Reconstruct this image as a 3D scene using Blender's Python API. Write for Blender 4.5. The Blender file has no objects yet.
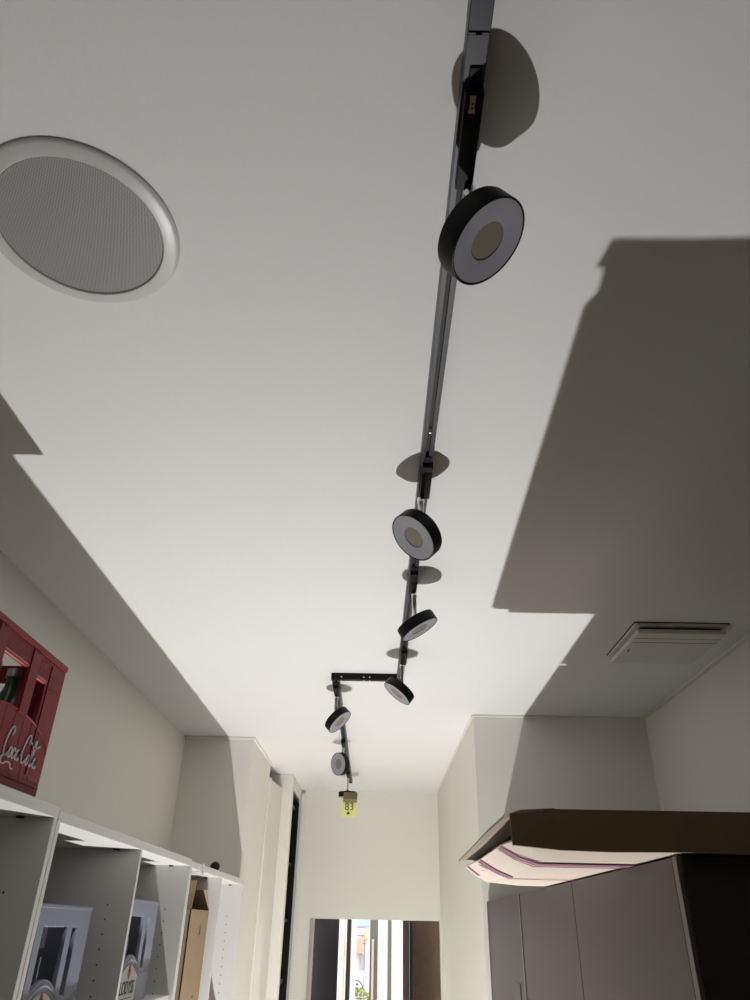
import bpy, bmesh, math, random
from mathutils import Vector, Matrix
random.seed(4)
S = bpy.context.scene
COL = S.collection
CZ = 1.92                                   # camera height; every z below is written relative to the floor

# ------------------------------------------------------------------ camera
F = 712.0
p, yw, r = math.radians(31.0), math.radians(-0.736), math.radians(1.24)
fw = Vector((math.sin(yw)*math.cos(p), math.cos(yw)*math.cos(p), math.sin(p)))
rt = Vector((math.cos(yw), -math.sin(yw), 0)); up = rt.cross(fw)
ra = rt*math.cos(r)+up*math.sin(r); ua = -rt*math.sin(r)+up*math.cos(r)
cam = bpy.data.objects.new('camera', bpy.data.cameras.new('camera')); COL.objects.link(cam)
cam.matrix_world = Matrix(((ra.x, ua.x, -fw.x, 0), (ra.y, ua.y, -fw.y, 0), (ra.z, ua.z, -fw.z, CZ), (0, 0, 0, 1)))
cam.data.sensor_fit = 'VERTICAL'; cam.data.sensor_height = 36; cam.data.sensor_width = 27
cam.data.lens = F/1000*36; cam.data.clip_start = 0.02
S.camera = cam

# ------------------------------------------------------------------ light, world, exposure
w = bpy.data.worlds.new('sky'); S.world = w; w.use_nodes = True
bg = w.node_tree.nodes['Background']; bg.inputs[0].default_value = (0.93, 0.95, 0.98, 1); bg.inputs[1].default_value = 3.6
LP = Vector((-0.138, 2.38, 0.06))            # the bright glint on the shop floor that throws its light up to the ceiling
ld = bpy.data.lights.new('floor_glint', 'SPOT'); ld.energy = 204; ld.color = (1.0, 0.995, 0.985)
ld.spot_size = math.radians(170); ld.spot_blend = 0.87; ld.shadow_soft_size = 0.016
lo = bpy.data.objects.new('floor_glint', ld); COL.objects.link(lo); lo.location = LP; lo.rotation_euler = Vector((0, math.tan(math.radians(15)), 1)).to_track_quat('-Z', 'Y').to_euler()
sd = bpy.data.lights.new('sun', 'SUN'); sd.energy = 21.0; sd.angle = math.radians(0.6); sd.color = (1.0, 0.95, 0.87)
so = bpy.data.objects.new('sun', sd); COL.objects.link(so); so.location = (0, 9, 8)
so.rotation_euler = Vector((-0.03, -1.0, -0.92)).to_track_quat('-Z', 'Y').to_euler()
S.view_settings.view_transform = 'Standard'; S.view_settings.look = 'None'
S.view_settings.exposure = 0.0; S.view_settings.gamma = 1; S.view_settings.use_curve_mapping = False

# ------------------------------------------------------------------ materials
def mat(name, col, rough=0.6, metal=0.0, bump=0.0, bscale=60, var=0.0, vscale=6, alpha=None, trans=0.0, emit=None, spec=None, coat=0):
    m = bpy.data.materials.new(name); m.use_nodes = True
    nt = m.node_tree; b = nt.nodes['Principled BSDF']
    b.inputs['Base Color'].default_value = (*col, 1); b.inputs['Roughness'].default_value = rough
    b.inputs['Metallic'].default_value = metal; b.inputs['Transmission Weight'].default_value = trans
    b.inputs['Coat Weight'].default_value = coat
    if spec is not None: b.inputs['Specular IOR Level'].default_value = spec
    if emit: b.inputs['Emission Color'].default_value = (*emit[0], 1); b.inputs['Emission Strength'].default_value = emit[1]
    tc = nt.nodes.new('ShaderNodeTexCoord')
    if bump:
        n = nt.nodes.new('ShaderNodeTexNoise'); n.inputs['Scale'].default_value = bscale; n.inputs['Detail'].default_value = 4
        nt.links.new(tc.outputs['Object'], n.inputs['Vector'])
        bp = nt.nodes.new('ShaderNodeBump'); bp.inputs['Strength'].default_value = bump; bp.inputs['Distance'].default_value = 0.002
        nt.links.new(n.outputs['Fac'], bp.inputs['Height']); nt.links.new(bp.outputs['Normal'], b.inputs['Normal'])
    n = nt.nodes.new('ShaderNodeTexNoise'); n.inputs['Scale'].default_value = vscale; n.inputs['Detail'].default_value = 5
    nt.links.new(tc.outputs['Object'], n.inputs['Vector'])
    mx = nt.nodes.new('ShaderNodeMix'); mx.data_type = 'RGBA'
    v = max(var, 0.01)
    mx.inputs[6].default_value = (*[c*(1-v) for c in col], 1); mx.inputs[7].default_value = (*[min(1, c*(1+v)) for c in col], 1)
    nt.links.new(n.outputs['Fac'], mx.inputs[0]); nt.links.new(mx.outputs[2], b.inputs['Base Color'])
    return m
M = {}
M['ceil'] = mat('ceiling_paint', (0.80, 0.797, 0.79), 0.75, bump=0.35, bscale=45, var=0.015, vscale=3)
M['wall'] = mat('wall_paint', (0.79, 0.775, 0.71), 0.8, bump=0.25, bscale=90, var=0.02, vscale=2)
M['trim'] = mat('trim_paint', (0.78, 0.77, 0.72), 0.6)
M['floor'] = mat('brown_floor', (0.20, 0.080, 0.024), 0.5, var=0.2, vscale=3, bump=0.1)
M['backwall'] = mat('shop_back_wall', (0.16, 0.10, 0.055), 0.8, var=0.05)
M['black'] = mat('black_powder_coat', (0.003, 0.003, 0.0033), 0.5, spec=0.2)
M['rail'] = mat('anthracite_aluminium', (0.022, 0.025, 0.034), 0.38, metal=0.2)
M['slot'] = mat('slot_black', (0.004, 0.004, 0.005), 0.6)
M['chrome'] = mat('chrome', (0.75, 0.75, 0.75), 0.12, metal=1)
M['steel'] = mat('screw_steel', (0.5, 0.5, 0.5), 0.3, metal=1)
M['diff'] = mat('frosted_diffuser', (0.32, 0.32, 0.355), 0.45)
M['led'] = mat('yellowish_led_disc', (0.22, 0.20, 0.155), 0.5)
M['beige'] = mat('beige_label', (0.5, 0.35, 0.2), 0.5)
M['rimgrey'] = mat('speaker_rim', (0.62, 0.61, 0.60), 0.32, bump=0.1, bscale=500)
M['lam'] = mat('shelf_laminate', (0.70, 0.69, 0.665), 0.5, bump=0.06, bscale=400)
M['gap'] = mat('dark_gap', (0.03, 0.028, 0.025), 0.8)
M['cab'] = mat('grey_cabinet_laminate', (0.068, 0.054, 0.047), 0.5, bump=0.08, bscale=500, spec=0.3)
M['cabedge'] = mat('cabinet_edge', (0.12, 0.105, 0.10), 0.45)
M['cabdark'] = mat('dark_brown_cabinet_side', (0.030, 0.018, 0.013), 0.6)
M['red'] = mat('red_crate_plastic', (0.22, 0.020, 0.027), 0.5, spec=0.22, bump=0.12, bscale=200, var=0.06, vscale=30)
M['redd'] = mat('bright_red_lip', (0.34, 0.015, 0.022), 0.3)
M['blue'] = mat('grey_blue_crate_plastic', (0.205, 0.222, 0.29), 0.45, spec=0.35, bump=0.08, bscale=200, var=0.05, vscale=20)
M['blued'] = mat('dark_blue_crate_core', (0.035, 0.04, 0.065), 0.5)
M['white'] = mat('white_print', (0.42, 0.39, 0.39), 0.5)
M['label'] = mat('cream_label', (0.66, 0.65, 0.62), 0.5)
M['ink'] = mat('black_ink', (0.03, 0.03, 0.035), 0.6)
M['redink'] = mat('red_ink', (0.5, 0.06, 0.06), 0.5)
M['card'] = mat('brown_cardboard', (0.36, 0.255, 0.15), 0.85, bump=0.3, bscale=120, var=0.06, vscale=12)
M['cardd'] = mat('dark_brown_cardboard', (0.21, 0.135, 0.068), 0.85, bump=0.3, bscale=60, var=0.08, vscale=8)
M['cardw'] = mat('pale_cardboard', (0.62, 0.53, 0.45), 0.85, bump=0.15, bscale=60, var=0.03, vscale=10)
M['cardg'] = mat('greyish_cardboard', (0.30, 0.25, 0.195), 0.85, bump=0.2, bscale=80, var=0.05)
M['purple'] = mat('magenta_print', (0.27, 0.085, 0.16), 0.7, var=0.5, vscale=70)
M['yellow'] = mat('yellow_paper', (0.78, 0.74, 0.30), 0.7)
M['tape'] = mat('brown_tape', (0.13, 0.105, 0.07), 0.35)
M['tapel'] = mat('light_brown_tape', (0.27, 0.19, 0.085), 0.35)
M['vent'] = mat('vent_plastic', (0.70, 0.68, 0.62), 0.5)
M['pane'] = mat('white_door_paint', (0.74, 0.735, 0.68), 0.45)
M['glassd'] = mat('smoky_glass', (0.10, 0.11, 0.12), 0.08, spec=0.8)
M['navy'] = mat('charcoal_panel', (0.014, 0.013, 0.018), 0.8, spec=0.2)
M['brownp'] = mat('mottled_brown_panel', (0.042, 0.027, 0.019), 0.8, spec=0.2, var=0.35, vscale=18)
M['pink'] = mat('pinkish_white_frame', (0.46, 0.40, 0.385), 0.4)
M['gframe'] = mat('grey_door_stile', (0.05, 0.05, 0.047), 0.5)
M['mint'] = mat('mint_frosted_glass', (0.46, 0.51, 0.49), 0.3)
M['pull'] = mat('pale_pull_handle', (0.30, 0.24, 0.235), 0.35, metal=0.1)
M['greenb'] = mat('green_glass', (0.03, 0.10, 0.05), 0.12, spec=0.7)
M['facade'] = mat('pale_facade', (0.60, 0.59, 0.58), 0.8)
M['orange'] = mat('orange_awning', (0.50, 0.28, 0.20), 0.7)
M['lilac'] = mat('lilac_board', (0.38, 0.33, 0.38), 0.7)
M['greyb'] = mat('grey_shutter', (0.36, 0.36, 0.38), 0.7)
M['yl'] = mat('ochre_board', (0.50, 0.42, 0.24), 0.7)
M['sky'] = mat('blue_sign', (0.30, 0.40, 0.52), 0.5)
M['bush'] = mat('yellow_green_leaves', (0.22, 0.24, 0.05), 0.8, var=0.5, vscale=5)
M['iron'] = mat('dark_ironwork', (0.10, 0.10, 0.10), 0.6)
M['bounce_floor'] = mat('pale_bounce_floor', (0.58, 0.56, 0.51), 0.4, var=0.05)  # unseen corridor floor, made pale to bounce sunlight up the walls
M['pave'] = mat('paving', (0.2, 0.2, 0.19), 0.9, var=0.1)
# perforated speaker mesh: a regular dot grid in the sheet
def mesh_mat():
    m = bpy.data.materials.new('perforated_grille'); m.use_nodes = True; nt = m.node_tree; b = nt.nodes['Principled BSDF']
    tc = nt.nodes.new('ShaderNodeTexCoord'); mp = nt.nodes.new('ShaderNodeMapping'); mp.inputs['Rotation'].default_value = (0, 0, 0.5)
    nt.links.new(tc.outputs['Object'], mp.inputs['Vector'])
    sp = nt.nodes.new('ShaderNodeSeparateXYZ'); nt.links.new(mp.outputs[0], sp.inputs[0])
    def sn(sock):
        a = nt.nodes.new('ShaderNodeMath'); a.operation = 'MULTIPLY'; a.inputs[1].default_value = 2*math.pi/0.0028
        nt.links.new(sock, a.inputs[0]); c = nt.nodes.new('ShaderNodeMath'); c.operation = 'SINE'; nt.links.new(a.outputs[0], c.inputs[0]); return c.outputs[0]
    q = nt.nodes.new('ShaderNodeMath'); q.operation = 'MULTIPLY'; nt.links.new(sn(sp.outputs[0]), q.inputs[0]); nt.links.new(sn(sp.outputs[1]), q.inputs[1])
    rp = nt.nodes.new('ShaderNodeMapRange'); rp.inputs[1].default_value = -0.1; rp.inputs[2].default_value = 0.6
    nt.links.new(q.outputs[0], rp.inputs[0])
    mx = nt.nodes.new('ShaderNodeMix'); mx.data_type = 'RGBA'; mx.inputs[6].default_value = (0.42, 0.41, 0.40, 1); mx.inputs[7].default_value = (0.05, 0.048, 0.045, 1)
    nt.links.new(rp.outputs[0], mx.inputs[0]); nt.links.new(mx.outputs[2], b.inputs['Base Color']); b.inputs['Roughness'].default_value = 0.5
    return m
M['grille'] = mesh_mat()

# ------------------------------------------------------------------ helpers
def put(name, bm, mats, parent=None, smooth=False, loc=None):
    me = bpy.data.meshes.new(name); bmesh.ops.recalc_face_normals(bm, faces=bm.faces); bm.to_mesh(me); bm.free()
    for m in (mats if isinstance(mats, (list, tuple)) else [mats]): me.materials.append(M[m])
    if smooth:
        for f in me.polygons: f.use_smooth = True
        me.set_sharp_from_angle(angle=math.radians(35))
    o = bpy.data.objects.new(name, me); COL.objects.link(o)
    if parent: o.parent = parent
    if loc: o.location = loc
    return o
def tag(o, label=None, cat=None, group=None, kind=None):
    for k, v in (('label', label), ('category', cat), ('group', group), ('kind', kind)):
        if v: o[k] = v
    return o
def empty(name, loc, label, cat, group=None):
    o = bpy.data.objects.new(name, None); COL.objects.link(o); o.location = loc; o.empty_display_size = 0.05
    return tag(o, label, cat, group)
def box(bm, x0, x1, y0, y1, z0, z1, mi=0, bev=0.0):
    t = bmesh.new(); bmesh.ops.create_cube(t, size=1)
    for v in t.verts: v.co = Vector(((x0+x1)/2+v.co.x*(x1-x0), (y0+y1)/2+v.co.y*(y1-y0), (z0+z1)/2+v.co.z*(z1-z0)))
    if bev: bmesh.ops.bevel(t, geom=list(t.edges), offset=bev, segments=2, profile=0.5, affect='EDGES')
    for f in t.faces: f.material_index = mi
    merge(bm, t)
def merge(bm, t, mtx=None):
    if mtx is not None: bmesh.ops.transform(t, matrix=mtx, verts=t.verts)
    me = bpy.data.meshes.new('tmp'); t.to_mesh(me); t.free(); bm.from_mesh(me); bpy.data.meshes.remove(me)
def lathe(bm, prof, n=48, mtx=None, mi=0, cap=True):     # prof: (radius, height) pairs about local z
    t = bmesh.new(); rings = []
    for (rr, h) in prof:
        rings.append([t.verts.new((rr*math.cos(2*math.pi*k/n), rr*math.sin(2*math.pi*k/n), h)) for k in range(n)] if rr > 1e-6 else [t.verts.new((0, 0, h))])
    for a, b in zip(rings, rings[1:]):
        for k in range(n):
            k2 = (k+1) % n
            if len(a) == 1 and len(b) == 1: continue
            if len(a) == 1: t.faces.new((a[0], b[k], b[k2]))
            elif len(b) == 1: t.faces.new((a[k], a[k2], b[0]))
            else: t.faces.new((a[k], a[k2], b[k2], b[k]))
    if cap:
        if len(rings[0]) > 1: t.faces.new(rings[0])
        if len(rings[-1]) > 1: t.faces.new(rings[-1])
    for f in t.faces: f.material_index = mi
    bmesh.ops.recalc_face_normals(t, faces=t.faces); merge(bm, t, mtx)
def frame(z, o, xh=(0, 1, 0)):                            # matrix: local z along z, origin o
    z = Vector(z).normalized(); x = Vector(xh); x = (x-z*x.dot(z)).normalized(); y = z.cross(x)
    return Matrix(((x.x, y.x, z.x, o[0]), (x.y, y.y, z.y, o[1]), (x.z, y.z, z.z, o[2]), (0, 0, 0, 1)))
def tube(bm, a, b, rad, n=16, mi=0):
    a, b = Vector(a), Vector(b); d = b-a
    lathe(bm, [(rad, 0), (rad, d.length)], n, frame(d, a, (0.3, 1, 0.2)), mi)
def bent(bm, pts, rad, n=6, mi=0):
    for a, b in zip(pts, pts[1:]): tube(bm, a, b, rad, n, mi)
def sheet(bm, quads, th, mi=0):                           # thick bent sheet from corner points (list of rows)
    t = bmesh.new(); rows = [[t.verts.new(q) for q in row] for row in quads]
    for a, b in zip(rows, rows[1:]):
        for k in range(len(a)-1): t.faces.new((a[k], a[k+1], b[k+1], b[k]))
    bmesh.ops.recalc_face_normals(t, faces=t.faces)
    for f in t.faces: f.material_index = mi
    bmesh.ops.solidify(t, geom=list(t.faces), thickness=th); merge(bm, t)
def plate(bm, outlines, th, mtx, mi=0, bev=0.0):          # filled 2D outline with holes, extruded about its plane
    c = bpy.data.curves.new('t', 'CURVE'); c.dimensions = '2D'; c.fill_mode = 'BOTH'; c.extrude = th/2; c.bevel_depth = bev
    for o_ in outlines:
        s = c.splines.new('POLY'); s.points.add(len(o_)-1); s.use_cyclic_u = True
        for q, pt in zip(s.points, o_): q.co = (pt[0], pt[1], 0, 1)
    ob = bpy.data.objects.new('t', c); me = bpy.data.meshes.new_from_object(ob)
    t = bmesh.new(); t.from_mesh(me); bmesh.ops.remove_doubles(t, verts=t.verts, dist=1e-5)
    for f in t.faces: f.material_index = mi
    bpy.data.objects.remove(ob); bpy.data.curves.remove(c); bpy.data.meshes.remove(me)
    merge(bm, t, mtx)
def text(bm, s, w, h, mtx, th=0.0006, mi=0, weight=0.0):
    c = bpy.data.curves.new('t', 'FONT'); c.body = s; c.extrude = 0.02; c.offset = weight
    ob = bpy.data.objects.new('t', c); me = bpy.data.meshes.new_from_object(ob)
    t = bmesh.new(); t.from_mesh(me); bpy.data.objects.remove(ob); bpy.data.curves.remove(c); bpy.data.meshes.remove(me)
    x0 = min(v.co.x for v in t.verts); x1 = max(v.co.x for v in t.verts); y0 = min(v.co.y for v in t.verts); y1 = max(v.co.y for v in t.verts)
    for v in t.verts: v.co = Vector(((v.co.x-x0)/(x1-x0)*w, (v.co.y-y0)/(y1-y0)*h, th if v.co.z > 0 else 0))
    for f in t.faces: f.material_index = mi
    merge(bm, t, mtx)
def rect(x0, x1, y0, y1): return [(x0, y0), (x1, y0), (x1, y1), (x0, y1)]
def Z(z): return z+CZ

# ------------------------------------------------------------------ the room
H = Z(0.83)
def struct(name, bm, m): return tag(put(name, bm, m), kind='structure')
bm = bmesh.new(); box(bm, -1.3, 1.4, -5.0, 5.6, H, H+0.1); struct('ceiling', bm, 'ceil')
bm = bmesh.new(); box(bm, -1.3, 1.4, -5.0, 3.6, -0.1, 0); struct('floor', bm, 'floor')
bm = bmesh.new(); box(bm, -1.3, 1.4, 3.6, 8.2, -0.1, 0); struct('floor_entrance', bm, 'bounce_floor')
bm = bmesh.new(); box(bm, -1.12, -1.0, -5.0, 3.78, 0, H); struct('wall_left', bm, 'wall')
bm = bmesh.new(); box(bm, 1.19, 1.31, -5.0, 3.245, 0, H); struct('wall_right', bm, 'wall')
bm = bmesh.new(); box(bm, -1.3, 1.4, -5.1, -5.0, 0, H); struct('wall_back', bm, 'backwall')
# block that closes the shop on the right and forms the corridor's right wall
bm = bmesh.new(); box(bm, 0.42, 1.31, 3.245, 5.41, 0, H); struct('wall_corridor_right', bm, 'wall')
# left return: short wall facing the shop, then the corridor's left wall up to the recess
bm = bmesh.new(); box(bm, -1.12, -0.648, 3.78, 4.47, 0, H); struct('wall_corridor_left', bm, 'wall')
bm = bmesh.new(); box(bm, -1.12, -1.0, 4.47, 5.53, 0, H); struct('wall_recess_back', bm, 'wall')
bm = bmesh.new(); box(bm, -0.99, -0.543, 4.80, 4.87, 0, H, bev=0.003); box(bm, -0.99, -0.543, 4.87, 5.41, Z(0.765), H, bev=0.003)
struct('wall_pillar', bm, 'wall')
# end wall with the opening
bm = bmesh.new(); ox0, ox1, oz = -0.432, 0.417, Z(0.046)
box(bm, -1.12, ox0, 5.41, 5.50, 0, H); box(bm, ox1, 1.0, 5.41, 5.50, 0, H); box(bm, ox0, ox1, 5.41, 5.50, oz, H)
struct('wall_end', bm, 'wall')
# small bead along ceiling edges
bm = bmesh.new()
for (x0, x1, y0, y1) in ((1.170, 1.19, -5.0, 3.245), (0.42, 1.19, 3.236, 3.245), (0.413, 0.42, 3.245, 5.41)):
    box(bm, x0, x1, y0, y1, H-0.010, H, bev=0.003)
struct('trim_1', bm, 'trim')
bm = bmesh.new()
for (x0, x1, y0, y1) in ((-1.0, -0.648, 3.765, 3.78), (-0.648, -0.636, 3.765, 4.47)):
    box(bm, x0, x1, y0, y1, H-0.012, H, bev=0.003)
struct('trim_2', bm, 'trim')
# pale metal lining of the opening
bm = bmesh.new(); box(bm, ox0, ox0+0.022, 5.40, 5.51, 0, oz, bev=0.003); struct('trim_3', bm, 'pink')

# door leaf standing in the recess
t = empty('recess_door', (-0.62, 4.68, 0), 'tall white door leaf standing in the recess of the left corridor wall', 'door')
bm = bmesh.new()
d = Vector((0.040, 0.37, 0)).normalized(); nrm = Vector((d.y, -d.x, 0))
def leaf(bm, a, b, off0, off1, z0, z1, mi=0):
    q = [a+nrm*off0, b+nrm*off0, b+nrm*off1, a+nrm*off1]
    vs = [bm.verts.new((v.x+0.62, v.y-4.68, z)) for z in (z0, z1) for v in q]
    for f in ((0, 1, 2, 3), (4, 5, 6, 7), (0, 1, 5, 4), (1, 2, 6, 5), (2, 3, 7, 6), (3, 0, 4, 7)): bm.faces.new([vs[i] for i in f]).material_index = mi
A = Vector((-0.640, 4.45, 0)); B = Vector((-0.603, 4.795, 0))
leaf(bm, A, B, -0.030, -0.004, 0.01, Z(0.745)); put('panel', bm, 'pane', t)
bm = bmesh.new(); leaf(bm, A, A+d*0.028, -0.032, 0.002, 0.01, Z(0.75)); put('edge_strip', bm, 'trim', t)

# dark glazed display niche
t = empty('display_cabinet', (-0.7, 5.1, 0), 'narrow tall black display cabinet with shelves, set into the left corridor wall', 'cabinet')
bm = bmesh.new(); box(bm, -0.27, 0.135, -0.22, -0.20, 0.02, Z(0.735)); box(bm, -0.27, -0.25, -0.20, 0.24, 0.02, Z(0.735)); box(bm, -0.27, 0.150, 0.22, 0.24, 0.02, Z(0.735)); box(bm, -0.27, 0.145, -0.22, 0.24, Z(0.735), Z(0.755))
put('body', bm, 'black', t)
for z in (0.68, 0.335, 0.02, -0.3, -0.62):
    bm = bmesh.new(); box(bm, -0.25, 0.128, -0.195, 0.215, Z(z), Z(z)+0.022, bev=0.002); put('shelf', bm, 'black', t)
for z in (0.60, 0.36, 0.15, -0.15, -0.45):
    bm = bmesh.new(); box(bm, 0.02, 0.122, -0.16, 0.06, Z(z)-0.13, Z(z)+0.02, bev=0.004); put('glass_panel', bm, 'glassd', t)
tag(put('upright_trim', (lambda b: (box(b, -0.540, -0.512, 5.348, 5.375, 0, Z(0.80), bev=0.004), b)[1])(bmesh.new()), 'trim'), 'slim white upright strip beside the black display cabinet, next to the end wall', 'trim strip')

# ------------------------------------------------------------------ left shelving: three units on the left wall
XF, XB = -0.620, -0.995
TOP, TH = Z(0.190), 0.021
def tz(y): return Z(0.190)-0.0045*(y-1.2)/0.6*0.6        # the run sinks by a hair towards the far end
def shelf_unit(y0, y1, mids, boards, label, holes=True):
    t = empty('shelving_unit', ((XF+XB)/2, (y0+y1)/2, 0), label, 'shelving', 'white shelving units along the left wall')
    ox, oy = -t.location.x, -t.location.y
    zt = tz((y0+y1)/2)
    bm = bmesh.new(); box(bm, XB+ox, XF+ox, y0+oy, y1+oy, zt-TH, zt, bev=0.0008); put('top_board', bm, 'lam', t)
    pan = [y0+0.0085]+list(mids)+[y1-0.0085]
    for k, y in enumerate(pan):
        bm = bmesh.new(); box(bm, XB+ox, XF-0.001+ox, y-0.0082+oy, y+0.0082+oy, 0.02, zt-TH-0.0005, bev=0.0006)
        if k > 0:
            for j in range(18):
                z = zt-0.148-0.032*j
                for xx in (XF-0.062, XB+0.06):
                    lathe(bm, [(0.0021, 0), (0.0021, 0.0006)], 8, Matrix.Translation((xx+ox, y-0.0089+oy, z)) @ Matrix.Rotation(math.pi/2, 4, 'X'), 1)
        put('side_panel' if k in (0, len(pan)-1) else 'divider', bm, ['lam', 'gap'], t)
        if k > 0:   # cam fitting under the top board
            bm = bmesh.new(); lathe(bm, [(0.0075, 0), (0.0075, 0.004)], 16, Matrix.Translation((XF-0.06+ox, y-0.022+oy, zt-TH-0.004))); put('fitting', bm, 'gap', t)
    for (a, b, z) in boards:
        bm = bmesh.new(); box(bm, XB+ox, XF-0.012+ox, a+oy, b+oy, z-0.018, z, bev=0.0008); put('shelf_board', bm, 'lam', t)
    bm = bmesh.new(); box(bm, XB-0.004+ox, XB+ox, y0+oy, y1+oy, 0.02, zt-TH); put('back_panel', bm, 'lam', t)
    return t
Bz1, Bz2, Bz3 = Z(-0.213), Z(-0.187), Z(-0.42)
shelf_unit(-0.80, 0.345, [-0.22], [(-0.79, 0.34, Z(-0.3))], 'white shelving unit under the empty stretch nearest the camera')
shelf_unit(0.346, 1.500, [0.925], [(0.36, 0.91, Z(-0.25)), (0.94, 1.49, Z(-0.25))], 'white shelving unit carrying the red crate on its top')
shelf_unit(1.502, 2.664, [2.082], [(1.52, 2.072, Bz1), (2.092, 2.65, Bz2)], 'middle white shelving unit holding the two grey blue crates')
shelf_unit(2.666, 3.776, [3.222], [(2.685, 3.212, Bz3), (3.232, 3.76, Z(-0.45))], 'far white shelving unit by the wall corner, with the open cardboard box')
# clip over the edge and small black thing on top
bm = bmesh.new(); z = tz(2.84); box(bm, XF-0.06, XF+0.003, 2.828, 2.862, z, z+0.002); box(bm, XF, XF+0.003, 2.828, 2.862, z-0.03, z); box(bm, XF-0.06, XF+0.003, 2.828, 2.862, z-0.033, z-0.030)
tag(put('edge_clip', bm, 'lam'), 'small pale clip hooked over the front edge of the shelf top', 'clip')
bm = bmesh.new(); lathe(bm, [(0.0, 0.003), (0.010, 0.003), (0.012, 0), (0.017, 0.003), (0.018, 0.010), (0.018, 0.030), (0.012, 0.035), (0, 0.035)], 32, frame((0.35, -0.93, 0.0), (-0.662, 3.24, tz(3.2)+0.0185)))
tag(put('tape_roll', bm, 'slot', smooth=True), 'small round black roll lying on the far end of the shelf top', 'roll')

# ------------------------------------------------------------------ crates
FACE = lambda x, y, z: Matrix(((0, 0, 1, x), (1, 0, 0, y), (0, 1, 0, z), (0, 0, 0, 1)))   # local (u,v) -> (+y,+z), out of +x
def shell(bm, L, D, h, th=0.007, mi=0, zb=0.0):           # back, sides, floor of an open crate; front face is a plate of its own
    box(bm, -D, -D+th, -L/2, L/2, zb, h, mi, 0.002)
    # side walls with grip holes
    for s in (-1, 1):
        plate(bm, [rect(-D+th, -0.002, zb, h), rect(-D*0.7, -D*0.3, h*0.66, h*0.86)], th, Matrix(((1, 0, 0, 0), (0, 0, 1, s*(L/2-th/2)), (0, 1, 0, 0), (0, 0, 0, 1))), mi)
    box(bm, -D+th, -0.002, -L/2+th, L/2-th, zb, zb+0.008, mi)
def arc(c, rx, rz, a0, a1, n):
    return [(c[0]+rx*math.cos(math.radians(a0+(a1-a0)*k/n)), c[1]+rz*math.sin(math.radians(a0+(a1-a0)*k/n))) for k in range(n+1)]
# red crate -------------------------------------------------
CY, CL, CH, CD = 1.190, 0.400, 0.243, 0.300
t = empty('drink_crate', (XF-0.006, CY, tz(1.2)+0.0005), 'red plastic soft drink crate standing on top of the white shelves', 'crate')
bm = bmesh.new(); shell(bm, CL, CD, CH, mi=0)
for s in (-0.10, 0.0, 0.10): box(bm, -CD+0.01, -0.012, s-0.002, s+0.002, 0.01, 0.12, 0)
put('body', bm, 'red', t, smooth=True)
wins = [rect(-0.150, -0.122, 0.112, 0.195), [(-0.053, 0.100), (0.060, 0.105), (0.046, 0.198), (-0.053, 0.198)][::-1], rect(0.086, 0.128, 0.115, 0.194)]
wins = [rect(-0.128, -0.086, 0.115, 0.194), rect(-0.053, 0.048, 0.118, 0.198), rect(0.086, 0.128, 0.115, 0.194)]
# holes for the bottle windows, following the arch below them
def win(u0, u1, zt):
    f = lambda u: 0.072+0.052*math.sqrt(max(0, 1-((u-0.045)/0.155)**2))
    return [(u0, zt)]+[(u0+(u1-u0)*k/8, f(u0+(u1-u0)*k/8)) for k in range(9)]+[(u1, zt)]
wins = [win(-0.155, -0.085, 0.196), win(-0.053, 0.048, 0.198), win(0.086, 0.128, 0.192)]
bm = bmesh.new(); plate(bm, [rect(-CL/2, CL/2, 0, CH)]+wins, 0.008, FACE(-0.004, 0, 0), 0, 0.0008)
# rim, foot lines, arch bead, upright ribs
box(bm, 0.0, 0.004, -CL/2, CL/2, CH-0.010, CH, 0, 0.001); box(bm, 0.0, 0.0025, -CL/2, CL/2, 0.016, 0.0175, 0)
f = lambda u: 0.072+0.052*math.sqrt(max(0, 1-((u-0.045)/0.155)**2))
bent(bm, [(0.001, u, f(u)-0.002) for u in [-0.109+0.308*k/24 for k in range(25)]], 0.0014, 5)
for u in (-0.07, -0.02, 0.012, 0.047, 0.082, 0.115, 0.15):
    box(bm, 0.0, 0.0012, u-0.0007, u+0.0007, 0.018, min(f(u)-0.004, 0.2), 0)
for u in (-0.066, 0.067): box(bm, 0, 0.003, u-0.017, u+0.017, 0.118, CH-0.012, 0, 0.001)
box(bm, 0, 0.0025, 0.136, 0.139, 0.03, 0.225, 0); box(bm, 0, 0.0025, 0.142, 0.190, 0.205, 0.208, 0); box(bm, 0, 0.0025, 0.142, 0.190, 0.180, 0.182, 0)
for k in range(9):                                         # fine embossed honeycomb on the top band
    for j in range(4): box(bm, 0, 0.0012, -0.046+k*0.0105, -0.041+k*0.0105, 0.203+j*0.0068, 0.2065+j*0.0068, 0)
for k in range(4):
    for j in range(4): box(bm, 0, 0.0012, 0.090+k*0.0105, 0.095+k*0.0105, 0.198+j*0.0075, 0.202+j*0.0075, 0)
for u in (-0.068, 0.070): lathe(bm, [(0.003, 0), (0.003, 0.0006)], 10, FACE(0.003, u, 0.229), 1)
fr = put('front_panel', bm, ['red', 'slot'], t)
for (u0, u1, zt) in ((-0.155, -0.085, 0.196), (-0.053, 0.048, 0.198), (0.086, 0.128, 0.192)):
    bm = bmesh.new(); tube(bm, (-0.003, u0, zt), (-0.003, u1, zt), 0.0048, 10); put('grip_lip', bm, 'redd', t, smooth=True)
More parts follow.
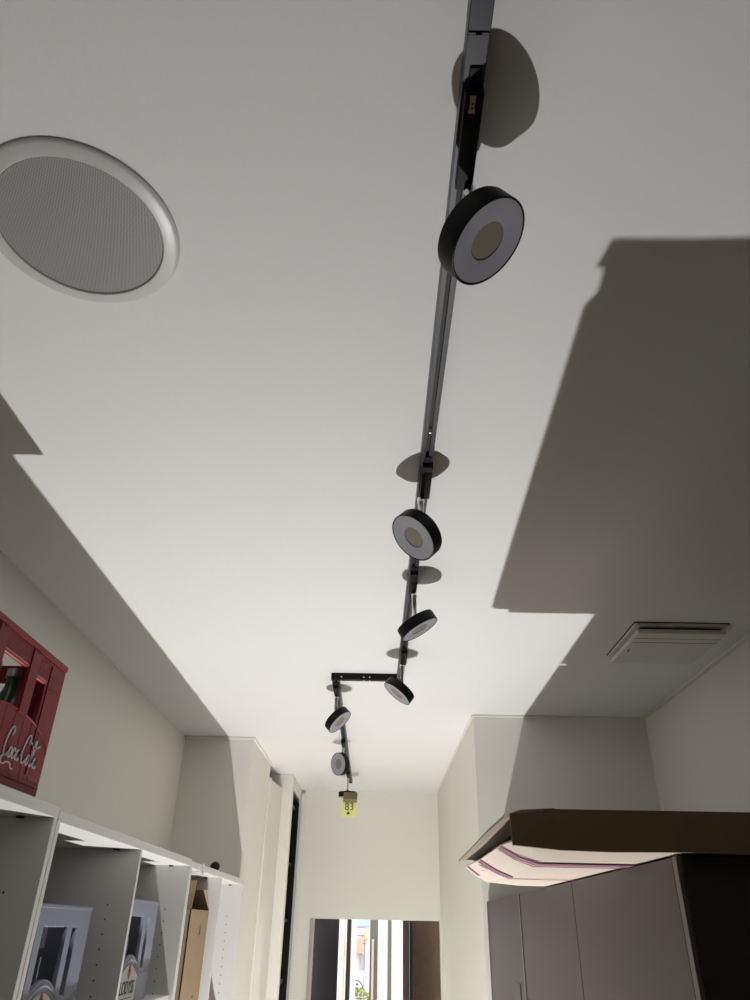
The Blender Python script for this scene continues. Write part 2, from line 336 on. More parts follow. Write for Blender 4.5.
# script wordmark, drawn stroke by stroke
def script(bm, mtx, strokes, wd=0.0011, n=4):
    for st in strokes:
        pts = []
        m_ = len(st)
        for i in range(m_-1):                              # Catmull-Rom
            p0, p1, p2, p3 = st[max(i-1, 0)], st[i], st[i+1], st[min(i+2, m_-1)]
            for k in range(n):
                s = k/n
                pts.append(tuple(0.5*((2*p1[j])+(-p0[j]+p2[j])*s+(2*p0[j]-5*p1[j]+4*p2[j]-p3[j])*s*s+(-p0[j]+3*p1[j]-3*p2[j]+p3[j])*s**3) for j in (0, 1)))
        pts.append(st[-1])
        out = []; inn = []
        for i, q in enumerate(pts):
            a = pts[max(i-1, 0)]; b = pts[min(i+1, len(pts)-1)]; dx, dy = b[0]-a[0], b[1]-a[1]; L = math.hypot(dx, dy) or 1
            h = wd*(0.55+0.9*abs(dy)/L)                     # a broad-nib pen: down strokes are fat
            out.append((q[0]-dy/L*h, q[1]+dx/L*h)); inn.append((q[0]+dy/L*h, q[1]-dx/L*h))
        vo = [bm.verts.new(mtx @ Vector((*q, 0))) for q in out]; vi = [bm.verts.new(mtx @ Vector((*q, 0))) for q in inn]
        vo2 = [bm.verts.new(mtx @ Vector((*q, 0.0008))) for q in out]; vi2 = [bm.verts.new(mtx @ Vector((*q, 0.0008))) for q in inn]
        for i in range(len(pts)-1):
            bm.faces.new((vo2[i], vo2[i+1], vi2[i+1], vi2[i])); bm.faces.new((vo[i], vo[i+1], vo2[i+1], vo2[i])); bm.faces.new((vi[i], vi[i+1], vi2[i+1], vi2[i]))
# letters in a box 10 wide, 4.6 high, leaning forward
Cc = [(1.45, 3.1), (1.75, 3.5), (1.6, 3.95), (1.1, 3.75), (0.55, 2.9), (0.3, 1.9), (0.5, 1.15), (1.0, 1.05), (1.6, 1.5)]
def oo(x, y=1.0): return [(x+0.45, y+1.0), (x+0.15, y+1.0), (x-0.12, y+0.5), (x-0.05, y+0.08), (x+0.25, y+0.05), (x+0.52, y+0.5), (x+0.5, y+0.9), (x+0.35, y+1.05)]
def cc(x, y=1.0): return [(x+0.5, y+0.75), (x+0.5, y+1.0), (x+0.2, y+1.05), (x-0.05, y+0.55), (x+0.05, y+0.1), (x+0.35, y+0.1), (x+0.7, y+0.45)]
def aa(x, y=1.0): return [(x+0.5, y+0.85), (x+0.3, y+1.05), (x, y+0.7), (x-0.08, y+0.2), (x+0.15, y+0.05), (x+0.45, y+0.45), (x+0.6, y+1.0), (x+0.48, y+0.3), (x+0.6, y+0.05), (x+0.85, y+0.3)]
def sh(st, dx): return [(x+dx, y) for x, y in st]
SW = [Cc, oo(1.75), cc(2.6), aa(3.5), [(4.45, 1.65), (4.85, 1.72)], sh(Cc, 4.6), [(6.0, 3.0), (6.6, 3.35), (7.4, 3.0), (8.1, 2.95), (9.2, 3.4)],
      oo(6.45), [(7.3, 1.3), (7.9, 2.6), (8.1, 3.5), (7.85, 3.6), (7.55, 2.4), (7.4, 1.3), (7.6, 1.02), (8.0, 1.35)], aa(8.3),
      [(1.0, 1.05), (0.3, 0.9), (0.2, 0.4), (0.9, 0.25), (1.8, 0.55), (2.6, 0.5), (3.0, 0.1), (3.6, 0.15)]]
sc = 0.0148
bm = bmesh.new(); script(bm, FACE(0.0012, 0.032, 0.028) @ Matrix(((sc, 0, 0, 0), (0, sc*1.12, 0, 0), (0, 0, 1, 0), (0, 0, 0, 1))), [[(x, y) for x, y in s] for s in SW], wd=0.105)
put('lettering', bm, 'white', t)
# what stands in the red crate
def bottle(name, loc, h, rad, body, cap, label, parent=None, tilt=0):
    e = empty(name, loc, label, 'bottle', 'bottles standing in the crates')
    e.rotation_euler = (tilt, 0, 0)
    bm = bmesh.new(); lathe(bm, [(0, 0), (rad*.9, 0), (rad, 0.006), (rad, h*.55), (rad*.92, h*.64), (rad*.45, h*.80), (rad*.36, h*.84), (rad*.36, h*.93), (0, h*.93)], 24); put('glass_body', bm, body, e, smooth=True)
    bm = bmesh.new(); lathe(bm, [(rad*.42, h*.92), (rad*.46, h*.925), (rad*.44, h), (0, h)], 20); put('cap', bm, cap, e, smooth=True)
    bm = bmesh.new(); lathe(bm, [(rad+.0006, h*.2), (rad+.0006, h*.48)], 24, cap=False); put('paper_label', bm, 'label', e, smooth=True)
    return e
zc = tz(1.2)+0.0095
bottle('bottle', (XF-0.055, 1.150, zc), 0.205, 0.030, 'greenb', 'steel', 'green glass bottle seen in the wide window of the red crate')
bottle('bottle', (XF-0.055, 1.215, zc), 0.190, 0.028, 'label', 'steel', 'pale bottle beside the green one inside the red crate')
bottle('bottle', (XF-0.060, 1.300, zc), 0.200, 0.029, 'greenb', 'steel', 'dark bottle behind the narrow window of the red crate')
bottle('bottle', (XF-0.130, 1.290, zc), 0.225, 0.029, 'glassd', 'steel', 'smoky bottle in the back row of the red crate')
bottle('bottle', (XF-0.130, 1.110, zc), 0.225, 0.029, 'label', 'white', 'white bottle in the back row of the red crate')
bm = bmesh.new(); box(bm, -0.035, 0.03, -0.035, 0.035, 0, 0.075, 0, 0.003); box(bm, 0.030, 0.0312, -0.022, 0.02, 0.03, 0.055, 1)
o = put('drink_carton', bm, ['blued', 'greenb'], loc=(XF-0.125, 1.195, zc+0.06)); bm = bmesh.new()
o.location.z = zc; o.scale = (1, 1, 2.3)
tag(o, 'dark drink carton with a green label inside the red crate', 'carton')

# grey blue crates ------------------------------------------
def blue_crate(loc, label):
    L, D, h = 0.385, 0.295, 0.242
    t = empty('water_crate', loc, label, 'crate', 'grey blue bottle crates in the shelves')
    arch = lambda u: 0.096*math.exp(-(u/0.085)**2*0.9)*0.62+0.040+0.028*min(1, (abs(u)/0.2)**2)*1.5
    W = lambda u0, u1, zt, wavy=False: [(u0, zt)]+[(u0+(u1-u0)*k/8, arch(u0+(u1-u0)*k/8)+0.012) for k in range(9)]+[(u1, zt)]+([(u1-(u1-u0)*k/12, zt+0.003*(k % 2)) for k in range(1, 12)] if wavy else [])
    bm = bmesh.new(); plate(bm, [rect(-L/2, L/2, 0, h), W(-0.065, 0.065, 0.203, True), W(0.092, 0.122, 0.202), W(-0.122, -0.092, 0.202)], 0.008, FACE(-0.004, 0, 0), 0, 0.001)
    bent(bm, [(0.001, u, arch(u)+0.003) for u in [-L/2+L*k/40 for k in range(41)]], 0.0022, 6)
    bent(bm, [(0.001, u, arch(u)-0.006) for u in [-L/2+L*k/40 for k in range(41)]], 0.0012, 6)
    box(bm, 0, 0.003, -L/2, L/2, h-0.006, h, 0, 0.001)
    put('front_panel', bm, 'blue', t)
    bm = bmesh.new(); shell(bm, L, D, h); box(bm, -0.014, -0.010, -0.020, -0.014, 0.03, 0.15); put('body', bm, 'blue', t, smooth=True)
    bm = bmesh.new(); box(bm, -0.16, -0.10, -L/2+0.012, L/2-0.012, 0.01, 0.236, 0, 0.003)  # dark block added behind the windows so the crate looks dark inside
    for u in (-0.1, 0.0, 0.1): box(bm, -0.28, -0.02, u-0.002, u+0.002, 0.01, 0.10)
    put('dark_filler', bm, 'blued', t)
    lab = [(-0.078, 0.006), (0.078, 0.006)]+[(u, arch(u)-0.010) for u in [0.078-0.156*k/20 for k in range(21)]]
    bm = bmesh.new(); plate(bm, [lab], 0.001, FACE(0.0008, 0, 0), 0)
    lb = put('label_plate', bm, 'label', t)
    bm = bmesh.new(); text(bm, 'LODYSS', 0.122, 0.030, FACE(0.0015, -0.060, 0.024), weight=0.01); box(bm, 0.0014, 0.0018, -0.055, 0.055, 0.014, 0.0158)
    put('lettering', bm, 'ink', t)
    bm = bmesh.new()
    for (u, v, a, b_) in ((0, 0.082, 0.006, 0.010), (-0.007, 0.073, 0.005, 0.008), (0.007, 0.073, 0.005, 0.008), (0, 0.066, 0.0045, 0.008), (-0.004, 0.079, 0.004, 0.006), (0.004, 0.061, 0.003, 0.004)):
        plate(bm, [arc((u, v), a, b_, 0, 345, 15)], 0.0008, FACE(0.0019, 0, 0), 0)
    put('emblem', bm, 'redink', t)
    return t
blue_crate((-0.662, 1.713, Bz1), 'grey blue plastic bottle crate in the nearer compartment of the middle shelving unit')
blue_crate((-0.662, 2.286, Bz2), 'grey blue plastic bottle crate in the compartment next to the cardboard box')
bottle('bottle', (-0.705, 1.665, Bz1+0.009), 0.225, 0.030, 'greenb', 'steel', 'dark green bottle standing in the nearer grey blue crate')

# cardboard box with open flaps in the far unit ---------------
t = empty('open_box', (-0.80, 3.03, Bz3), 'tall brown cardboard box with open top flaps inside the far shelving unit', 'box')
zt = Z(0.045)-Bz3
bm = bmesh.new()
x0, x1, y0, y1 = -0.155, 0.150, -0.155, 0.150
for (a, b, c, d_) in ((x1-0.004, x1, y0, y1), (x0, x0+0.004, y0, y1), (x0, x1, y0, y0+0.004), (x0, x1, y1-0.004, y1)): box(bm, a, b, c, d_, 0, zt)
box(bm, x0, x1, y0, y1, 0, 0.004)
put('body', bm, 'card', t)
bm = bmesh.new(); sheet(bm, [[(x0, y0, zt), (x1, y0, zt)], [(x0, y0+0.022, zt+0.05), (x1, y0+0.022, zt+0.05)], [(x0+0.01, y0+0.052, zt+0.092), (x1-0.004, y0+0.052, zt+0.092)]], 0.004); put('flap', bm, 'card', t)
bm = bmesh.new(); sheet(bm, [[(x0, y1, zt), (x1, y1, zt)], [(x0+0.01, y1-0.055, zt+0.068), (x1-0.005, y1-0.055, zt+0.068)]], 0.004); put('flap', bm, 'card', t)
bm = bmesh.new(); sheet(bm, [[(x0, y0, zt), (x0, y1, zt)], [(x0-0.03, y0, zt+0.10), (x0-0.03, y1, zt+0.10)]], 0.004); put('flap', bm, 'card', t)
bm = bmesh.new()
for (v, u, hgt, wd_) in ((0.060, 0.030, 0.035, 0.004), (0.052, 0.036, 0.018, 0.003), (0.067, 0.024, 0.030, 0.003), (0.062, 0.040, 0.012, 0.004)): box(bm, x1, x1+0.0006, u, u+wd_, zt-v-0.018, zt-v-0.018+hgt)
put('printed_mark', bm, 'ink', t)
bm = bmesh.new(); box(bm, x1, x1+0.0006, 0.03, 0.05, zt-0.27, zt-0.262); put('printed_line', bm, 'ink', t)

# ------------------------------------------------------------------ right cabinets
XC = 0.434; CT = Z(0.098)
def cabinet(y0, y1, doors, label, nearside=False, handle=None):
    t = empty('wall_cabinet', ((XC+1.03)/2, (y0+y1)/2, 0), label, 'cabinet', 'grey cabinets along the right wall')
    ox, oy = -t.location.x, -t.location.y
    bm = bmesh.new(); box(bm, XC+0.02+ox, 1.03+ox, y0+0.018+oy, y1-0.001+oy, 0.03, CT-0.001); put('body', bm, 'cab', t)
    bm = bmesh.new(); box(bm, XC-0.001+ox, 1.03+ox, y0+oy, y0+0.017+oy, 0.03, CT, 0, 0.0006)
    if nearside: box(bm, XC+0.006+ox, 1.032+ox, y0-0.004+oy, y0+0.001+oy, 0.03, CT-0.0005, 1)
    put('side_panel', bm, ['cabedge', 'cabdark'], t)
    for (a, b) in doors:
        bm = bmesh.new(); box(bm, XC+ox, XC+0.018+ox, a+oy, b+oy, 0.06, CT-0.001, 0, 0.001); dr = put('door', bm, 'cab', t)
        if handle and abs(a-handle) < 1e-6:
            bm = bmesh.new(); box(bm, XC-0.0025+ox, XC+ox, b-0.13+oy, b-0.045+oy, Z(-0.13), Z(-0.045), 0, 0.001)
            hd = put('handle_plate', bm, 'gframe', dr)
    return t
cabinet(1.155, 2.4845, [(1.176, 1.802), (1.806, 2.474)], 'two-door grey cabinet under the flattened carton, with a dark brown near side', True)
cabinet(2.486, 3.235, [(2.505, 3.231)], 'far single-door grey cabinet beside the corridor corner', False)
bm = bmesh.new(); box(bm, XC-0.0025, XC-0.0003, 2.57, 2.67, Z(-0.27), Z(-0.135), 0, 0.001)
tag(put('door_tag', bm, 'gframe'), 'small grey plate stuck on the far grey cabinet door', 'plate')
bm = bmesh.new(); box(bm, 0.46, 0.80, 2.70, 3.05, CT+0.0005, CT+0.006, 0, 0.001)
tag(put('cardboard_sheet', bm, 'cardg'), 'thin brown cardboard sheet lying on the far cabinet top', 'cardboard')

# flattened carton lying on the cabinets, its open left end over the edge ------
t = empty('long_carton', (0.7, 1.6, CT), 'long flat brown carton with a torn open left end lying on the grey cabinets', 'box')
def T(x, y, z): return (x-0.7, y-1.6, z-0.098)
BZ0, BZ1 = 0.103, 0.163
bm = bmesh.new()                                            # near side wall, crushed a little
n = 14; bot = []; topr = []
for k in range(n+1):
    x = 0.193+(1.16-0.193)*k/n
    bot.append(T(x, 1.125+0.003*math.sin(k*1.3), 0.0995+(0.006 if k == 0 else 0)+0.0008*math.sin(k*2.1)))
    topr.append(T(x, 1.130+0.004*math.sin(k*0.9+1), 0.151-(0.003 if k == 0 else 0)+0.004*k/n+0.0007*math.sin(k*1.7)))
sheet(bm, [bot, topr], 0.004); put('near_wall', bm, 'cardd', t)
bm = bmesh.new(); sheet(bm, [[T(0.245, 1.138, 0.1555), T(1.16, 1.138, 0.158)], [T(0.255, 2.12, 0.160), T(1.16, 2.12, 0.160)]], 0.003)
put('lid_panel', bm, 'cardd', t)
bm = bmesh.new(); sheet(bm, [[T(0.44, 2.118, 0.103), T(1.16, 2.118, 0.103)], [T(0.44, 2.118, 0.157), T(1.16, 2.118, 0.157)]], 0.004); put('far_wall', bm, 'cardd', t)
rows = [(1.135, [(0.193, 0.110), (0.222, 0.104), (0.255, 0.1010), (0.36, 0.1005), (0.48, 0.1010), (1.16, 0.1020)]),
        (1.38, [(0.214, 0.127), (0.242, 0.111), (0.274, 0.1005), (0.36, 0.1003), (0.48, 0.1005), (1.16, 0.1020)]),
        (1.74, [(0.224, 0.132), (0.258, 0.113), (0.292, 0.1000), (0.37, 0.1003), (0.48, 0.1005), (1.16, 0.1020)]),
        (2.10, [(0.230, 0.141), (0.256, 0.122), (0.284, 0.1075), (0.37, 0.1006), (0.48, 0.1005), (1.16, 0.1020)])]
bm = bmesh.new(); sheet(bm, [[T(x, y, z) for x, z in q] for y, q in rows], 0.003)
bp_ = put('bottom_panel', bm, 'cardw', t)
def prof(y):
    for (ya, a), (yb, b) in zip(rows, rows[1:]):
        if ya <= y <= yb:
            k = (y-ya)/(yb-ya); return [(p[0]+(q[0]-p[0])*k, p[1]+(q[1]-p[1])*k) for p, q in zip(a, b)]
def bandrow(y, w, i0, i1):
    a, b = prof(y-w/2), prof(y+w/2); bm = bmesh.new()
    sheet(bm, [[T(x, y-w/2, z-0.0026) for x, z in a[i0:i1]], [T(x, y+w/2, z-0.0026) for x, z in b[i0:i1]]], 0.0006)
    put('printed_band', bm, 'purple', bp_)
bandrow(1.37, 0.044, 0, 5); bandrow(1.325, 0.010, 0, 3); bandrow(1.415, 0.008, 0, 5); bandrow(1.74, 0.034, 0, 3); bandrow(1.785, 0.010, 0, 5); bandrow(2.03, 0.030, 0, 2)
# top flap folded out over the open end, and crumpled paper inside
bm = bmesh.new()
sheet(bm, [[T(0.262, 1.142, 0.1575), T(0.262, 1.40, 0.161), T(0.27, 1.75, 0.161), T(0.275, 2.10, 0.161)],
           [T(0.212, 1.150, 0.1555), T(0.214, 1.40, 0.162), T(0.218, 1.75, 0.160), T(0.228, 2.10, 0.162)],
           [T(0.194, 1.190, 0.153), T(0.199, 1.40, 0.157), T(0.205, 1.75, 0.155), T(0.213, 2.09, 0.157)],
           [T(0.194, 1.200, 0.149), T(0.199, 1.40, 0.153), T(0.205, 1.75, 0.151), T(0.213, 2.09, 0.153)]], 0.004)
put('top_flap', bm, 'cardg', t)  # cardboard tone darkened in place of shade on the flap's underside
bm = bmesh.new(); random.seed(9)
for (cx, cy, cz) in ((0.262, 1.60, 0.133), (0.262, 1.82, 0.135), (0.285, 1.34, 0.130), (0.272, 1.98, 0.138)):
    tb = bmesh.new(); bmesh.ops.create_icosphere(tb, subdivisions=3, radius=1)
    for v in tb.verts:
        k = 1+random.uniform(-0.22, 0.22); v.co = Vector((v.co.x*0.026*k, v.co.y*0.13*k, v.co.z*0.017*k))
    merge(bm, tb, Matrix.Translation(T(cx, cy, cz)))
put('crumpled_paper', bm, 'cardg', t)

# ------------------------------------------------------------------ ceiling speaker
t = empty('ceiling_speaker', (-0.428, 0.6575, H), 'large round white ceiling speaker with a fine perforated grille', 'speaker')
R0, R1 = 0.136, 0.113
bm = bmesh.new(); lathe(bm, [(R1, -0.001), (R1, -0.0055), (R1+0.0015, -0.007), (R0-0.006, -0.0058), (R0-0.001, -0.0035), (R0, -0.002), (R0, 0)], 96, cap=False); put('rim', bm, 'rimgrey', t, smooth=True)
bm = bmesh.new(); lathe(bm, [(0, -0.0062), (R1*0.5, -0.0060), (R1-0.001, -0.0045), (R1, -0.002)], 96, cap=False); put('grille', bm, 'grille', t, smooth=True)

# ------------------------------------------------------------------ ceiling vent
t = empty('ceiling_vent', (0.935, 2.25, H), 'square white ceiling ventilation cassette with a slotted cover, near the right wall', 'vent')
bm = bmesh.new(); box(bm, -0.146, 0.142, -0.158, 0.152, -0.010, 0, 0, 0.002); box(bm, -0.148, 0.144, -0.160, 0.154, -0.003, 0, 1); box(bm, -0.125, 0.125, -0.135, 0.135, -0.020, -0.008, 1); put('frame', bm, ['vent', 'gap'], t)
bm = bmesh.new(); box(bm, -0.140, 0.134, -0.150, 0.144, -0.034, -0.019, 0, 0.003)
for y in (-0.105, -0.070): box(bm, -0.135, 0.135, y, y+0.0022, -0.0345, -0.0335, 1)
box(bm, -0.124, -0.119, 0.0, 0.02, -0.0343, -0.0335, 1)
put('cover', bm, ['vent', 'gap'], t)

# ------------------------------------------------------------------ lighting track
TZ = Z(0.802)
t = empty('lighting_track', (0, 0, H), 'black ceiling lighting track running down the corridor with a sideways jog', 'lighting track')
def rail(name, a, b, wd=0.0235, parent=t, bumps=()):
    a, b = Vector(a), Vector(b); d = (b-a); L = d.length; d.normalize()
    bm = bmesh.new(); h = H-TZ
    box(bm, 0, L, -wd/2, -wd/2+0.0088, -h, -0.0003, 0, 0.0006); box(bm, 0, L, wd/2-0.0088, wd/2, -h, -0.0003, 0, 0.0006)
    box(bm, 0, L, -wd/2+0.008, wd/2-0.008, -h+0.009, -0.0003, 1)
    for s in bumps: lathe(bm, [(0.0026, 0), (0.0032, 0.0012), (0, 0.0016)], 12, Matrix.Translation((s, 0.0, -h-0.0012)), 2)
    bmesh.ops.transform(bm, matrix=Matrix(((d.x, -d.y, 0, a.x), (d.y, d.x, 0, a.y), (0, 0, 1, 0), (0, 0, 0, 1))), verts=bm.verts)
    return put(name, bm, ['rail', 'slot', 'steel'], parent)
P0, P1, P2, P3, P4 = (0.0985, -0.6), (0.0930, 0.385), (0.0745, 2.664), (-0.168, 2.672), (-0.184, 4.88)
bm = bmesh.new(); box(bm, 0, 0.984, -0.0122, 0.0122, TZ-H, -0.0003, 0, 0.001); q = math.atan2(P1[1]-P0[1], P1[0]-P0[0]); bmesh.ops.transform(bm, matrix=Matrix.Translation((P0[0], P0[1], 0)) @ Matrix.Rotation(q, 4, 'Z'), verts=bm.verts); put('rail_cover', bm, 'rail', t); bm = bmesh.new(); box(bm, -0.0118, 0.0118, 0.387, 0.445, TZ-H-0.0002, TZ-H+0.004, 0, 0.0008); bmesh.ops.translate(bm, verts=bm.verts, vec=(0.0927, 0, 0)); put('rail_cover', bm, 'rail', t); rail('rail', P1+(0,), P2+(0,), bumps=(0.70,)); rail('rail', P3+(0,), P4+(0,))
# closed bridge piece between the two runs
bm = bmesh.new(); box(bm, -0.186, 0.086, 2.661, 2.684, TZ-H+0.003, -0.0003, 0, 0.001)
for x in (-0.147, -0.062, -0.040, 0.045):
    lathe(bm, [(0.0032, 0), (0.0032, 0.001), (0, 0.0014)], 10, Matrix.Translation((x, 2.661, TZ-H+0.012)) @ Matrix.Rotation(math.pi/2, 4, 'X'), 1)
    lathe(bm, [(0.0032, 0), (0.0032, 0.001), (0, 0.0014)], 10, Matrix.Translation((x, 2.672, TZ-H+0.003)) @ Matrix.Rotation(math.pi, 4, 'X'), 1)
put('connector', bm, ['black', 'steel'], t)
bm = bmesh.new(); box(bm, -0.198, -0.170, 4.88, 4.905, TZ-H-0.002, -0.0003, 0, 0.002); put('end_cap', bm, 'black', t)
bm = bmesh.new(); box(bm, -0.1715-0.0115, -0.1555, 2.69, 2.76, TZ-H-0.003, -0.0003, 0, 0.001); put('connector', bm, 'black', t)

# ------------------------------------------------------------------ spotlights
DR, DT = 0.0545, 0.030
lamps = [((0.102, 0.559), (0.584, -0.092, -0.806), 'large black disc spotlight nearest the camera, tilted to the right'),
         ((0.081, 1.304), (-0.631, -0.276, -0.725), 'second black disc spotlight along the track, its face turned left'),
         ((0.090, 1.808), (0.514, 0.037, -0.857), 'third black disc spotlight, just before the track jogs, tipped right'),
         ((0.075, 2.428), (-0.608, -0.042, -0.793), 'black disc spotlight at the right end of the crossbar'),
         ((-0.174, 2.845), (0.668, -0.148, -0.729), 'black disc spotlight just below the left end of the crossbar'),
         ((-0.185, 3.782), (-0.704, -0.687, -0.18), 'grey-faced disc spotlight turned to face the camera, near the far end of track'),
         ((-0.189, 4.646), (0.022, 0.046, -0.999), 'last black disc spotlight with brown tape and the yellow number note hanging on it')]
ZB = 0.71
for i, ((bx, by), n_, lab) in enumerate(lamps):
    e = empty('track_spotlight', (bx, by, TZ), lab, 'spotlight', 'black disc spotlights hanging from the lighting track')
    tx = (0.0975-0.0077*by) if i < 4 else (-0.1690-0.0077*(by-2.67)+bx)/2
    bm = bmesh.new()
    box(bm, tx-bx-0.0090, tx-bx+0.0120, -0.118, 0.002, -0.013, 0.004, 0, 0.0012); box(bm, tx-bx-0.006, tx-bx+0.008, -0.140, -0.116, -0.003, 0.004, 0, 0.001)
    ad = put('adapter', bm, 'black', e)
    if i == 0:
        bm = bmesh.new(); plate(bm, [[(-0.0040, -0.011), (0.0035, -0.011), (0.0026, 0.0), (0.0040, 0.009), (-0.0038, 0.009), (-0.0026, 0)]], 0.0006, Matrix.Translation((tx-bx, -0.1045, -0.0135)), 0)
        for y in (-0.003, 0.002): box(bm, tx-bx-0.001, tx-bx+0.001, -0.1045+y, -0.1045+y+0.002, -0.0141, -0.0135, 1)
        put('contact_plate', bm, ['beige', 'ink'], ad)
    # chrome stem and hinge
    bm = bmesh.new(); zt0 = -0.013; hz = Z(ZB)-TZ; nn = Vector(n_).normalized()
    lathe(bm, [(0.0075, 0), (0.0078, -0.010), (0.0060, -0.013), (0.0060, hz-zt0+0.010), (0.0045, hz-zt0+0.003)], 20, Matrix.Translation((0, 0, zt0)))
    put('stem', bm, 'chrome', e, smooth=True)
    bm = bmesh.new(); hinge = Vector((0, 0, hz+0.006))
    bmesh.ops.create_uvsphere(bm, u_segments=16, v_segments=10, radius=0.0075, matrix=Matrix.Translation(hinge)); put('hinge', bm, 'black', e, smooth=True)
    c = Vector((0, 0, hz))
    mt = frame(nn, c)
    bm = bmesh.new(); rr = DR
    lathe(bm, [(0, 0), (rr-0.004, 0), (rr-0.001, 0.001), (rr, 0.004), (rr, DT-0.001), (rr-0.0012, DT), (rr-0.0022, DT-0.0005), (rr-0.0024, DT-0.003)], 72, mt, cap=False)
    hd = put('lamp_head', bm, 'black', e, smooth=True)
    bm = bmesh.new(); lathe(bm, [(0.024, DT-0.0035), (0.028, DT-0.0028), (rr-0.0026, DT-0.0012), (rr-0.0022, DT-0.003)], 72, mt, cap=False); put('diffuser', bm, 'diff', hd, smooth=True)
    bm = bmesh.new(); lathe(bm, [(0, DT-0.0045), (0.0245, DT-0.0045)], 48, mt, cap=False); put('led_disc', bm, 'led', hd)

# yellow number note hanging from the last lamp
yN = 4.586
t = empty('number_note', (-0.174, yN, Z(0.672)), 'yellow paper note with the number 83 taped to the last spotlight', 'note')
PL = Matrix(((1, 0, 0, 0), (0, 0, -1, 0), (0, 1, 0, 0), (0, 0, 0, 1)))    # local (u,v) -> (x,z), facing the camera side
bm = bmesh.new()
rws = []
for k in range(6):
    s = k/5; y = -0.0005-0.006*math.sin(s*2.2)
    rws.append([(-0.046-0.004*s, y, -0.010-0.102*s), (0.0, y-0.002, -0.010-0.104*s), (0.044+0.002*s, y-0.001, -0.010-0.100*s)])
sheet(bm, rws, 0.0006); put('paper', bm, 'yellow', t)
bm = bmesh.new(); text(bm, '83', 0.050, 0.040, Matrix.Translation((-0.024, -0.0098, -0.075)) @ PL, th=0.0006, weight=-0.012)
for (u, v) in ((-0.010, -0.095), (-0.004, -0.095), (0.003, -0.095), (-0.007, -0.090), (0.0, -0.090), (-0.003, -0.085)): box(bm, u-0.0035, u+0.003, -0.0105, -0.0098, v-0.0028, v+0.0022)
put('lettering', bm, 'ink', t)
bm = bmesh.new(); box(bm, -0.036, 0.046, -0.013, -0.010, -0.032, -0.012, 0, 0.0005); put('tape_strip', bm, 'tapel', t)
bm = bmesh.new(); box(bm, -0.036, 0.048, -0.0145, -0.0105, -0.014, 0.024, 0, 0.0008); box(bm, -0.036, 0.048, -0.013, 0.06, 0.022, 0.024, 0, 0.0005); put('tape_strip', bm, 'tape', t)

# ------------------------------------------------------------------ beyond the opening
bm = bmesh.new(); box(bm, -8, 8, 8.2, 40, -0.12, -0.02); struct('floor_street', bm, 'pave')
for (x0, x1, nm) in ((-1.35, -1.30, 'wall_porch_left'), (1.30, 1.35, 'wall_porch_right')):
    bm = bmesh.new(); box(bm, x0, x1, 5.5, 8.2, 0, H); struct(nm, bm, 'facade')
bm = bmesh.new(); box(bm, -0.430, -0.252, 5.60, 5.64, 0.01, Z(0.3), 0, 0.003)
tag(put('door_leaf', bm, 'navy'), 'flat charcoal panel standing at the left of the far opening', 'panel')
bm = bmesh.new(); box(bm, 0.235, 0.445, 5.60, 5.64, 0.01, Z(0.3), 0, 0.003); box(bm, 0.222, 0.236, 5.585, 5.65, 0.01, Z(0.3), 1, 0.002)
tag(put('door_leaf', bm, ['brownp', 'black']), 'mottled brown panel with a black edge at the right of the far opening', 'panel')
YS = 8.0
t = empty('shop_entrance', (0, YS, 0), 'glazed street entrance seen through the far opening, with frame posts and a pull handle', 'entrance')
def post(name, x0, x1, m, y0=0, y1=0.08, z1=2.75, par=None):
    bm = bmesh.new(); box(bm, x0, x1, y0, y1, 0.01, z1, 0, 0.004); return put(name, bm, m, par or t)
post('frame_post', -0.385, -0.300, 'pink', 0.02, 0.08); post('frame_post', -0.298, -0.281, 'pink', 0, 0.1)
post('frame_post', -0.282, -0.242, 'black'); post('frame_post', -0.242, -0.190, 'pink', 0.01)
st = post('door_stile', -0.060, 0.014, 'gframe'); post('door_stile', 0.112, 0.145, 'gframe')
post('glass_pane', 0.012, 0.114, 'mint', 0.03, 0.045)
post('frame_post', 0.143, 0.262, 'pink', 0.01); post('frame_post', 0.255, 0.32, 'black'); 
bm = bmesh.new(); box(bm, -0.042, -0.020, -0.05, -0.03, Z(-1.0), Z(-0.09), 0, 0.006); box(bm, -0.036, -0.026, -0.035, 0.0, Z(-0.16), Z(-0.14)); box(bm, -0.036, -0.026, -0.035, 0.0, Z(-0.9), Z(-0.88)); put('pull_handle', bm, 'pull', st)
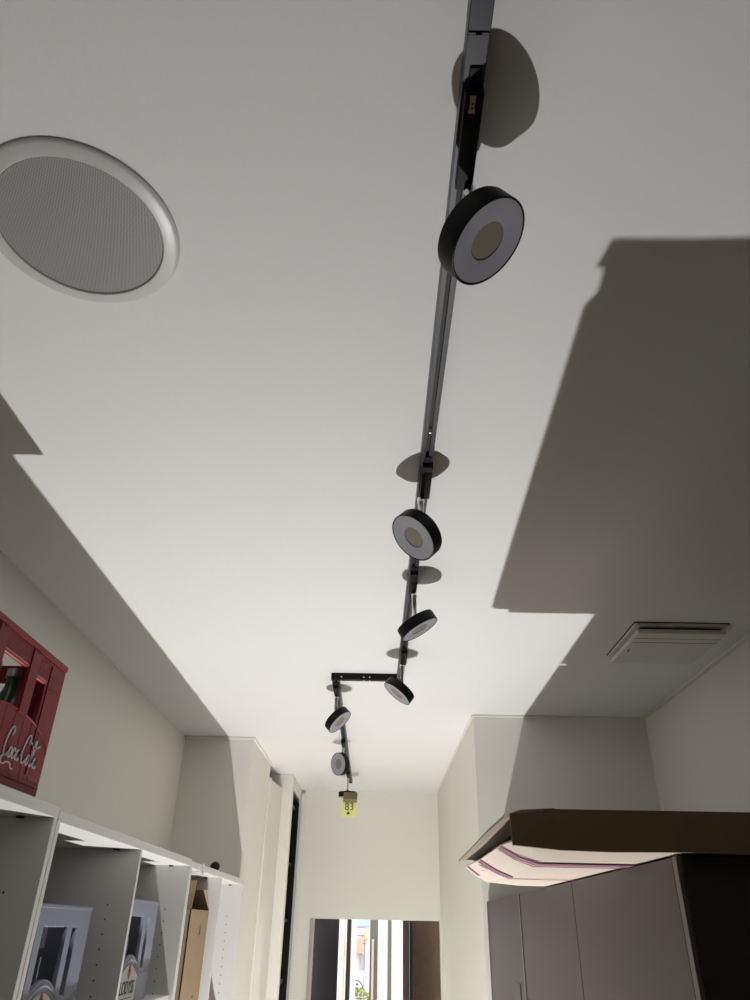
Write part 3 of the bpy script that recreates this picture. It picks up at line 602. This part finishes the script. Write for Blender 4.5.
# street: facade with awning, boards and a round ornament, and a bush
t = empty('street_building', (-0.16, 20, 0), 'pale building across the street with orange awning and round ornament', 'building')
bm = bmesh.new(); box(bm, -1.6, 1.6, 0, 1.5, 0, 6); put('facade_wall', bm, 'facade', t)
def U(px): return 20.0*(px-374.5)/ (712*1.166)*1.0      # rough street-side ruler
def bd(name, x0, x1, z0, z1, m, y=-0.06):
    bm = bmesh.new(); box(bm, x0+0.2, x1+0.2, y, 0.0, z0, z1, 0, 0.01); return put(name, bm, m, t)
bd('awning', -0.61, -0.36, Z(-0.52), Z(-0.22), 'orange', -0.3); bd('sign_board', -0.58, -0.20, Z(0.02), Z(0.5), 'sky')
bd('shutter', -0.52, -0.32, Z(-0.16), Z(0.0), 'greyb'); bd('notice_board', -0.42, -0.32, Z(-0.84), Z(-0.54), 'lilac'); bd('notice_board', -0.32, -0.24, Z(-0.24), Z(-0.02), 'yl')
bd('window_frame', -0.70, -0.67, Z(-1.2), Z(0.3), 'yl')
bm = bmesh.new(); oc = (-0.285, -0.13, Z(-1.20))
RX = Matrix.Rotation(math.pi/2, 4, 'X')
lathe(bm, [(0.135, 0), (0.145, -0.01), (0.160, 0), (0.145, 0.02), (0.135, 0)], 32, Matrix.Translation(oc) @ RX, cap=False)
for k in range(6):
    a = k*2*math.pi/6+0.3; rr_ = 0.075 if k else 0.0; lathe(bm, [(0.020, 0), (0.026, -0.02), (0, -0.03)], 10, Matrix.Translation((oc[0]+rr_*math.cos(a), oc[1], oc[2]+rr_*math.sin(a))) @ RX)
box(bm, -0.46, -0.10, -0.14, -0.12, Z(-1.40), Z(-1.38)); box(bm, -0.118, -0.104, -0.14, -0.12, 0, Z(-0.25)); box(bm, -0.42, -0.10, -0.14, -0.12, Z(-0.33), Z(-0.315))
put('ironwork_ornament', bm, 'iron', t)
t = empty('street_bush', (-0.36, 18, 0.28), 'yellow green bush in front of the building across the street', 'bush')
bm = bmesh.new(); random.seed(3)
for k in range(420):
    a = random.uniform(0, 6.28); b = math.acos(random.uniform(-1, 1)); rr = 0.28*random.uniform(0.75, 1)
    c = Vector((rr*math.sin(b)*math.cos(a), rr*math.sin(b)*math.sin(a), 0.30+rr*math.cos(b)))
    m_ = Matrix.Translation(c) @ Matrix.Rotation(random.uniform(0, 6), 4, Vector((random.random()-.5, random.random()-.5, random.random()-.5)).normalized())
    vs = [bm.verts.new(m_ @ Vector(q)) for q in ((-0.02, 0, 0), (0, 0.035, 0.004), (0.02, 0, 0), (0, -0.035, 0.004))]; bm.faces.new(vs)
put('foliage', bm, 'bush', t)
bm = bmesh.new(); bent(bm, [(0, 0, -0.02), (0.01, 0, 0.3)], 0.02, 8); put('stem', bm, 'iron', t)
